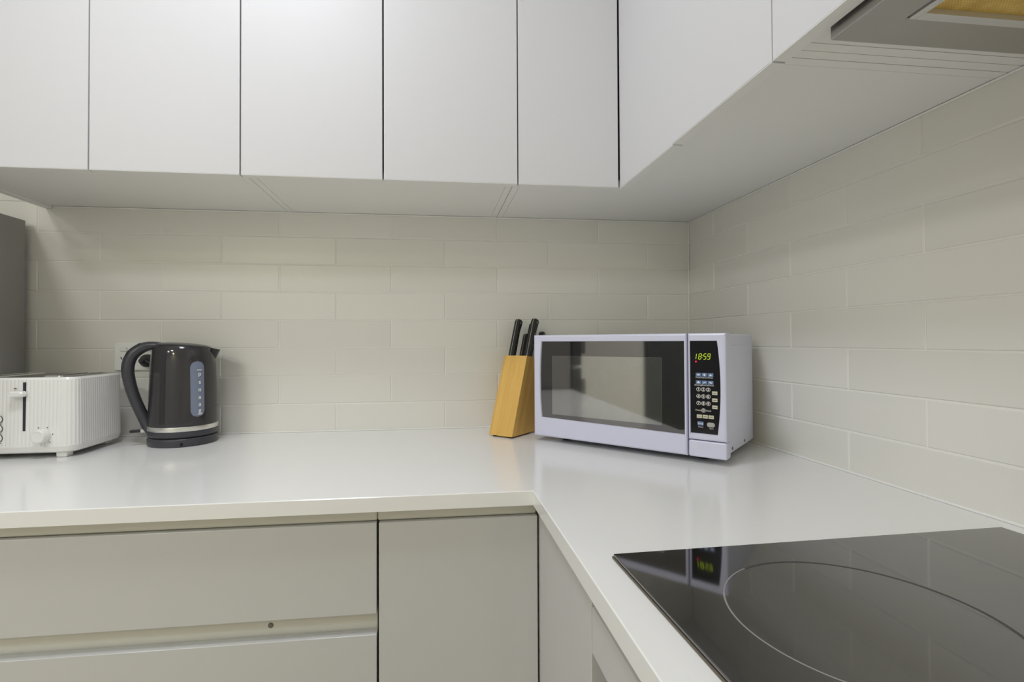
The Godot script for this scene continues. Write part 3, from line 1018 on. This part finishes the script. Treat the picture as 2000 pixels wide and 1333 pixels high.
# ------------------------------------------------------------------ knife block
func build_knife_block() -> void:
	# stands to the left of the microwave and leans back along its own depth (-z)
	var turn := deg_to_rad(-42.0)
	var org := Vector3(-0.5728, COUNTER, 0.1797)
	var t := thing("knife_block", "slanted bamboo knife block left of the microwave", "knife block", org, turn)
	# side outline in (depth, height): depth grows to the back
	var w := 0.072
	var h := 0.209
	var lean := 0.075
	var dep := 0.095
	var foot := 0.004
	var side := [Vector2(0.0, foot), Vector2(dep, foot), Vector2(dep + lean * 0.55, h - 0.03), Vector2(lean, h)]
	side = [Vector2(0.0, foot), Vector2(dep + 0.02, foot), Vector2(dep + lean - 0.005, h - 0.012), Vector2(lean, h)]
	var st := new_st()
	var p := []
	for x in [-w, 0.0]:
		for q in side:
			p.append(Vector3(x, q.y, -q.x))
	var faces := [[0, 1, 2, 3, Vector3.LEFT], [4, 5, 6, 7, Vector3.RIGHT], [0, 4, 7, 3, Vector3.BACK], [1, 5, 6, 2, Vector3.FORWARD], [3, 7, 6, 2, Vector3.UP], [0, 4, 5, 1, Vector3.DOWN]]
	for f in faces:
		var v := [p[f[0]], p[f[1]], p[f[2]], p[f[3]]]
		var uv := []
		for q in v:
			if f[4] == Vector3.LEFT or f[4] == Vector3.RIGHT:
				uv.append(Vector2((-q.z - lean * q.y / h) / 0.1, q.y / 0.25))
			else:
				uv.append(Vector2(q.x / 0.1, q.y / 0.25 - q.z * 2.0 * float(f[4].y != 0.0)))
		var n: Vector3 = (v[1] - v[0]).cross(v[3] - v[0]).normalized()
		if n.dot(f[4]) < 0:
			n = -n
		tri(st, [v[0], v[1], v[2]], [n, n, n], [uv[0], uv[1], uv[2]])
		tri(st, [v[0], v[2], v[3]], [n, n, n], [uv[0], uv[2], uv[3]])
	part("body", st.commit(), M.bamboo, t)
	for x in [-w + 0.012, -0.012]:
		for z in [-0.012, -dep + 0.0]:
			part("foot", lathe([Vector2(0.006, 0.0), Vector2(0.006, foot + 0.0005)], 14), M.rubber, t, Vector3(x, 0, z))
	var xf := Transform3D(Basis(Vector3.UP, turn), org)
	var tilt := atan2(lean, h)
	# across (from the right edge), depth on the top face, handle length, size, how far it stands out
	var kn := [
		[-0.056, 0.012, 0.108, 1.0, "black handled knife at the left front of the knife block"],
		[-0.0095, 0.022, 0.110, 1.0, "black handled knife standing tallest at the right of the knife block"],
		[-0.030, 0.046, 0.102, 0.9, "black handled knife just behind the tallest knife of the block"],
		[-0.047, 0.050, 0.070, 0.8, "short black handled knife in the middle of the knife block"],
		[-0.012, 0.076, 0.080, 0.85, "short black handled knife half hidden behind the microwave corner"]]
	for k in kn:
		var d: float = lean + k[1]
		var y: float = h - 0.012 * (k[1] / (dep - 0.005))
		var o := thing("kitchen_knife", k[4], "knife", xf * Vector3(k[0], y, -d), 0.0, "knives in the block")
		o.basis = Basis(Vector3.UP, turn) * Basis(Vector3.RIGHT, -tilt)
		knife_parts(o, k[2], k[3])


# handle stands along +y, its flat sides look along +-x, the edge side to -z
func knife_parts(o: Node3D, len: float, s: float) -> void:
	var prof := PackedVector2Array([Vector2(-0.0085, -0.002), Vector2(0.0085, -0.002), Vector2(0.0095, len * 0.2), Vector2(0.0085, len * 0.45), Vector2(0.0085, len * 0.7), Vector2(0.0115, len * 0.85), Vector2(0.0125, len * 0.94), Vector2(0.009, len * 0.995), Vector2(0.002, len), Vector2(-0.0055, len * 0.985), Vector2(-0.0085, len * 0.93)])
	for i in prof.size():
		prof[i] = Vector2(prof[i].x * s, prof[i].y)
	# two scales on a steel tang
	for sgn in [-1.0, 1.0]:
		var xf := Transform3D(Basis(Vector3.UP, PI / 2 * sgn), Vector3(0.0008 * sgn, 0, 0))
		var pp := PackedVector2Array()
		for q in prof:
			pp.append(Vector2(q.x * sgn, q.y))
		var sc := part("handle_scale", extrude(pp, 0.0075 * s, 0.003 * s, xf), M.handle_black, o)
		for y in [0.3, 0.6, 0.9]:
			var rv := new_st()
			lathe_into(rv, [Vector2(0.0022, 0.0), Vector2(0.0022, 0.0003)], 12, Transform3D(Basis(Vector3.BACK, -PI / 2 * sgn), Vector3((0.0083 * s) * sgn, len * y, -0.001)))
			part("rivet", rv.commit(), M.blade_steel, sc)
	part("tang", extrude(prof, 0.0016, 0.0, Transform3D(Basis(Vector3.UP, PI / 2), Vector3(-0.0008, 0, 0))), M.blade_steel, o)


# ------------------------------------------------------------------ power point, kettle, toaster
func build_outlet() -> void:
	var t := thing("power_outlet", "white double power outlet on the tiles behind the kettle", "power outlet", Vector3(-1.545, 1.1115, 0.0))
	part("plate", extrude(rounded_rect(-0.058, -0.0365, 0.058, 0.0365, 0.005), 0.009, 0.0015), M.plastic_white, t)
	for x in [-0.034, 0.034]:
		part("switch", extrude(rounded_rect(-0.0085, -0.0065, 0.0085, 0.0065, 0.003), 0.0035, 0.001), M.plastic_gloss, t, Vector3(x, 0.02, 0.0088))
	for x in [-0.034]:
		for s in [[-0.006, 0.0035, 0.5], [0.006, 0.0035, -0.5], [0.0, -0.008, 0.0]]:
			part("socket_slot", rbox(Vector3(0.0022, 0.0075, 0.0008), 0.0002), M.hole, t, Vector3(x + s[0], -0.008 + s[1], 0.009), Vector3(0, 0, s[2]))
	var p := thing("power_plug", "round black power plug pushed into the outlet behind the kettle", "plug", Vector3(-1.519, 1.1005, 0.0092))
	part("body", plug_mesh(), M.plug_black, p)
	part("cord", tube([Vector3(0, 0, 0.022), Vector3(0.014, -0.003, 0.03), Vector3(0.05, -0.03, 0.024), Vector3(0.09, -0.12, 0.012), Vector3(0.12, -0.196, 0.014)], [Vector2(0.0033, 0.0033), Vector2(0.0033, 0.0033), Vector2(0.0033, 0.0033), Vector2(0.0033, 0.0033), Vector2(0.0033, 0.0033)], Vector3.RIGHT, 10), M.plug_black, p)


func plug_mesh() -> ArrayMesh:
	var st := new_st()
	lathe_into(st, [Vector2(0.0165, 0.0), Vector2(0.017, 0.004), Vector2(0.0165, 0.012), Vector2(0.012, 0.02), Vector2(0.0085, 0.024), Vector2(0.007, 0.033), Vector2(0.004, 0.035)], 28, Transform3D(Basis(Vector3.RIGHT, PI / 2), Vector3.ZERO))
	return st.commit()


var kettle_prof := [Vector2(0.0742, 0.027), Vector2(0.0752, 0.032), Vector2(0.0750, 0.05), Vector2(0.0742, 0.08), Vector2(0.0732, 0.12), Vector2(0.0720, 0.16), Vector2(0.0705, 0.20), Vector2(0.0680, 0.220), Vector2(0.0655, 0.232), Vector2(0.061, 0.239)]


func kettle_radius(y: float) -> float:
	for i in kettle_prof.size() - 1:
		var a: Vector2 = kettle_prof[i]
		var b: Vector2 = kettle_prof[i + 1]
		if y <= b.y:
			return lerpf(a.x, b.x, clampf((y - a.y) / (b.y - a.y), 0.0, 1.0))
	return kettle_prof[-1].x


# the rim of the kettle drops from the handle towards the spout
func kettle_shear(p: Vector3) -> Vector3:
	return p - Vector3(0, 0.075 * (p.x + 0.03) * smoothstep(0.15, 0.24, p.y), 0)


func sheared(m: ArrayMesh) -> ArrayMesh:
	var arr := m.surface_get_arrays(0)
	var v: PackedVector3Array = arr[Mesh.ARRAY_VERTEX]
	for i in v.size():
		v[i] = kettle_shear(v[i])
	arr[Mesh.ARRAY_VERTEX] = v
	var r := ArrayMesh.new()
	r.add_surface_from_arrays(Mesh.PRIMITIVE_TRIANGLES, arr)
	return r


func build_kettle() -> void:
	var t := thing("electric_kettle", "glossy black electric kettle with a silver band beside the toaster", "kettle", Vector3(-1.388, COUNTER, 0.103), deg_to_rad(22.0))
	part("power_base", lathe([Vector2(0.0738, 0.0), Vector2(0.0762, 0.003), Vector2(0.0762, 0.016), Vector2(0.0745, 0.0195), Vector2(0.07, 0.02)], 64), M.kettle_grey, t)
	block("base_notch", Vector3(-0.004, 0.004, 0.073), Vector3(0.002, 0.011, 0.0772), M.hole, t, 0.001)
	part("body_foot", lathe([Vector2(0.07, 0.0205), Vector2(0.0745, 0.0225), Vector2(0.0755, 0.027), Vector2(0.0757, 0.036)], 64), M.kettle_grey, t)
	part("silver_band", lathe([Vector2(0.0745, 0.0362), Vector2(0.0763, 0.037), Vector2(0.0763, 0.0468), Vector2(0.0744, 0.0475)], 64), M.silver, t)
	var upper := [Vector2(0.0744, 0.0476), Vector2(0.0750, 0.049)]
	for y in [0.06, 0.08, 0.10, 0.12, 0.14, 0.16, 0.18, 0.20, 0.215, 0.228, 0.236, 0.239]:
		upper.append(Vector2(kettle_radius(y), y))
	part("body", sheared(lathe(upper, 72)), M.kettle_black, t)
	part("lid", sheared(lathe([Vector2(0.0605, 0.2385), Vector2(0.0595, 0.2425), Vector2(0.05, 0.2462), Vector2(0.03, 0.2488), Vector2(0.001, 0.2495)], 56)), M.kettle_dark, t)
	# pouring spout
	var sp := []
	for e in [[0.058, 0.19, 0.010], [0.064, 0.205, 0.016], [0.071, 0.221, 0.019], [0.0765, 0.2325, 0.019]]:
		var ring := []
		for k in 13:
			var a := -PI / 2 + PI * k / 12.0
			ring.append(Vector3(e[0] - 0.012 + 0.016 * cos(a), e[1] - 0.003 * cos(a), e[2] * sin(a)))
		ring.append(Vector3(e[0] - 0.03, e[1] + 0.006, 0.0))
		sp.append(ring)
	part("spout", loft(sp, Vector3(0.06, 0.2, 0), true, true), M.kettle_dark, t)
	# handle: leaves the rim, swings out and returns to the foot
	var hp := [Vector3(-0.030, 0.238, 0), Vector3(-0.066, 0.241, 0), Vector3(-0.100, 0.236, 0), Vector3(-0.128, 0.217, 0), Vector3(-0.1385, 0.188, 0), Vector3(-0.134, 0.155, 0), Vector3(-0.121, 0.116, 0), Vector3(-0.102, 0.076, 0), Vector3(-0.084, 0.042, 0), Vector3(-0.072, 0.024, 0)]
	var hr := [Vector2(0.019, 0.006), Vector2(0.018, 0.0095), Vector2(0.0165, 0.0125), Vector2(0.0155, 0.0135), Vector2(0.015, 0.0135), Vector2(0.015, 0.013), Vector2(0.0155, 0.0125), Vector2(0.016, 0.0125), Vector2(0.0165, 0.0125), Vector2(0.016, 0.008)]
	for i in hp.size():
		hp[i] = Vector3(-0.03 + (hp[i].x + 0.03) * 0.775, hp[i].y, 0.0)
	part("handle", tube(hp, hr, Vector3.BACK, 20, 6), M.kettle_grey, t)
	part("handle_grip", tube([Vector3(-0.0866, 0.2425, 0), Vector3(-0.1094, 0.222, 0), Vector3(-0.1180, 0.19, 0)], [Vector2(0.0125, 0.007), Vector2(0.0135, 0.0085), Vector2(0.0125, 0.007)], Vector3.BACK, 16, 6), M.kettle_dark, t)
	part("switch_lever", extrude(rounded_rect(-0.110, 0.033, -0.088, 0.039, 0.0025, 3), 0.012, 0.001, Transform3D(Basis.IDENTITY, Vector3(0, 0, -0.006))), M.kettle_dark, t)
	part("switch_tip", extrude(rounded_rect(-0.0885, 0.032, -0.076, 0.04, 0.0025, 3), 0.014, 0.001, Transform3D(Basis.IDENTITY, Vector3(0, 0, -0.007))), M.silver, t)
	# water gauge: a tall capsule following the curve of the body
	var az := deg_to_rad(26.0)
	var st := new_st()
	var y0 := 0.0685
	var y1 := 0.2035
	var hw := 0.0172
	var rows := 40
	var grid := []
	for i in rows + 1:
		var y := lerpf(y0, y1, float(i) / rows)
		var over := maxf(maxf(y0 + hw - y, y - (y1 - hw)), 0.0)
		var half := sqrt(maxf(hw * hw - over * over, 0.0))
		var line := []
		for k in 9:
			var r := kettle_radius(y) + (0.0016 if k > 0 and k < 8 and i > 0 and i < rows else -0.0006)
			var a := az + lerpf(-half, half, k / 8.0) / kettle_radius(y)
			line.append([Vector3(r * sin(a), y, r * cos(a)), Vector3(sin(a), 0.06, cos(a)).normalized()])
		grid.append(line)
	for i in rows:
		for k in 8:
			var q := [grid[i][k], grid[i][k + 1], grid[i + 1][k + 1], grid[i + 1][k]]
			quad_n(st, [q[0][0], q[1][0], q[2][0], q[3][0]], [q[0][1], q[1][1], q[2][1], q[3][1]])
	var gauge := part("water_gauge", st.commit(), M.window_tint, t)
	var marks := [["p", 0.172], ["s", 0.152], ["n", 0.134], ["a", 0.116], ["a", 0.099], ["g", 0.084]]
	for m in marks:
		var r := kettle_radius(m[1]) + 0.003
		var nrm := Vector3(sin(az), 0.06, cos(az)).normalized()
		var right := Vector3.UP.cross(nrm).normalized()
		var o := part("gauge_mark", text_mesh(m[0], 0.0088, true), M.print_white, gauge)
		o.basis = Basis(right, nrm.cross(right), nrm)
		o.position = Vector3(r * sin(az), m[1], r * cos(az)) + right * 0.003
		if m[0] == "p" or m[0] == "g":
			var tick := part("gauge_tick", rbox(Vector3(0.011, 0.0016, 0.0004), 0.0001), M.print_white, gauge)
			tick.basis = o.basis
			tick.position = o.position + o.basis.y * (0.0095 if m[0] == "p" else -0.0085)


func build_toaster() -> void:
	var t := thing("toaster", "white fluted toaster with a round browning knob beside the refrigerator", "toaster", Vector3(-1.664, COUNTER, 0.16))
	var hw := 0.123
	var hd := 0.094
	var r := 0.03
	var base := 0.0135
	var top := 0.174
	# outline of the body with fine vertical flutes, seen from above
	var plain := rounded_rect(-hw, -hd, hw, hd, r, 8)
	var fine := []
	var n := plain.size()
	for i in n:
		var a := plain[i]
		var b := plain[(i + 1) % n]
		var steps := maxi(1, int((b - a).length() / 0.0011))
		for k in steps:
			fine.append(a.lerp(b, float(k) / steps))
	var total := 0.0
	var loops := [[], [], [], [], [], []]
	var pos := []
	for i in fine.size():
		pos.append(total)
		total += (fine[(i + 1) % fine.size()] - fine[i]).length()
	var count := int(total / 0.0075)
	for i in fine.size():
		var q: Vector2 = fine[i]
		var tang: Vector2 = (fine[(i + 1) % fine.size()] - fine[(i + fine.size() - 1) % fine.size()]).normalized()
		var out := Vector2(tang.y, -tang.x)
		var wave: float = 0.5 + 0.5 * cos(TAU * pos[i] / total * count)
		var g := -0.0007 * pow(wave, 2.0)
		# ribs fade out before the rims
		var lv := [[base, -0.004, 0.0], [base + 0.012, 0.0, 0.0], [base + 0.014, 0.0, 1.0], [top - 0.008, -0.002, 1.0], [top - 0.005, -0.0025, 0.0], [top, -0.006, 0.0]]
		for l in 6:
			var p2: Vector2 = q + out * (lv[l][1] + g * lv[l][2])
			loops[l].append(Vector3(p2.x, lv[l][0], -p2.y))
	part("body", loft_out(loops), M.plastic_gloss, t)
	# the steel top with two bread slots
	var tp := rounded_rect(-hw + 0.006, -hd + 0.006, hw - 0.006, hd - 0.006, r - 0.006, 6)
	part("top_plate", extrude(tp, 0.004, 0.001, Transform3D(Basis(Vector3.RIGHT, -PI / 2), Vector3(0, top - 0.004, 0))), M.toaster_top, t)
	for x in [-0.065, 0.065]:
		part("bread_slot", extrude(rounded_rect(x - 0.018, -0.07, x + 0.018, 0.07, 0.006), 0.0006, 0.0, Transform3D(Basis(Vector3.RIGHT, -PI / 2), Vector3(0, top, 0))), M.hole, t)
		part("slot_rim", loft_out([
			at_y(rounded_rect(x - 0.021, -0.073, x + 0.021, 0.073, 0.009), top - 0.0005), at_y(rounded_rect(x - 0.0205, -0.0725, x + 0.0205, 0.0725, 0.0085), top + 0.0025),
			at_y(rounded_rect(x - 0.018, -0.07, x + 0.018, 0.07, 0.006), top + 0.0025), at_y(rounded_rect(x - 0.0178, -0.0698, x + 0.0178, 0.0698, 0.006), top - 0.0005)]), M.silver, t)
	part("under_tray", extrude(rounded_rect(-hw + 0.01, -hd + 0.01, hw - 0.01, hd - 0.01, r - 0.01, 6), 0.006, 0.0, Transform3D(Basis(Vector3.RIGHT, -PI / 2), Vector3(0, base - 0.003, 0))), M.plastic_white, t)
	for x in [-0.095, 0.091]:
		for z in [-0.065, 0.072]:
			block("foot", Vector3(x - 0.011, 0.0, z - 0.011), Vector3(x + 0.011, base + 0.001, z + 0.011), M.plastic_white, t, 0.003, 2)
	# lever slot, lever, buttons and knob on the front
	var fz := hd
	var lx := 0.025
	block("lever_slot", Vector3(lx - 0.0023, 0.06, fz - 0.003), Vector3(lx + 0.0023, 0.164, fz + 0.0004), M.slot_dark, t, 0.0004)
	var lev := part("lever", extrude(rounded_rect(-0.023, -0.0065, 0.006, 0.0065, 0.0063, 5), 0.014, 0.003), M.plastic_gloss, t, Vector3(lx, 0.1395, fz + 0.0005))
	lev.set_meta("label", "white push lever")
	part("lever_face", ring_z(0.0032, 0.0046, 0.0005, 24), M.plastic_white, lev, Vector3(-0.0165, 0, 0.0139))
	part("lever_mark", rbox(Vector3(0.005, 0.002, 0.0004), 0.0001), M.print_dark, t, Vector3(lx - 0.017, 0.151, fz + 0.0004))
	var kn := Vector3(0.062, 0.049, fz)
	var kb := new_st()
	lathe_into(kb, [Vector2(0.0148, 0.0), Vector2(0.0145, 0.012), Vector2(0.0132, 0.016), Vector2(0.0115, 0.0168), Vector2(0.011, 0.0158), Vector2(0.0002, 0.0156)], 40, Transform3D(Basis(Vector3.RIGHT, PI / 2), Vector3.ZERO))
	var knob := part("browning_knob", kb.commit(), M.plastic_gloss, t, kn)
	part("pointer", rbox(Vector3(0.0025, 0.009, 0.001), 0.0003), M.plastic_white, knob, Vector3(0, 0.003, 0.016))
	for k in 6:
		var a := deg_to_rad(225.0 - 54.0 * k)
		part("dial_dot", post_z(0.0012, 0.0005, 0.0001, 10), M.print_dark, t, kn + Vector3(cos(a) * 0.0195, sin(a) * 0.0195, 0.0))
	for y in [0.086, 0.066, 0.046]:
		var b := part("function_button", post_z(0.0072, 0.0022, 0.0008, 28), M.plastic_gloss, t, Vector3(-0.0235, y, fz))
		part("button_ring", ring_z(0.0068, 0.0082, 0.0012, 32), M.print_dark, b)
		part("button_caption", rbox(Vector3(0.008, 0.0012, 0.0003), 0.0001), M.print_dark, t, Vector3(-0.0225, y - 0.0105, fz + 0.0003))


func at_y(p: PackedVector2Array, y: float) -> Array:
	var r := []
	for q in p:
		r.append(Vector3(q.x, y, q.y))
	return r
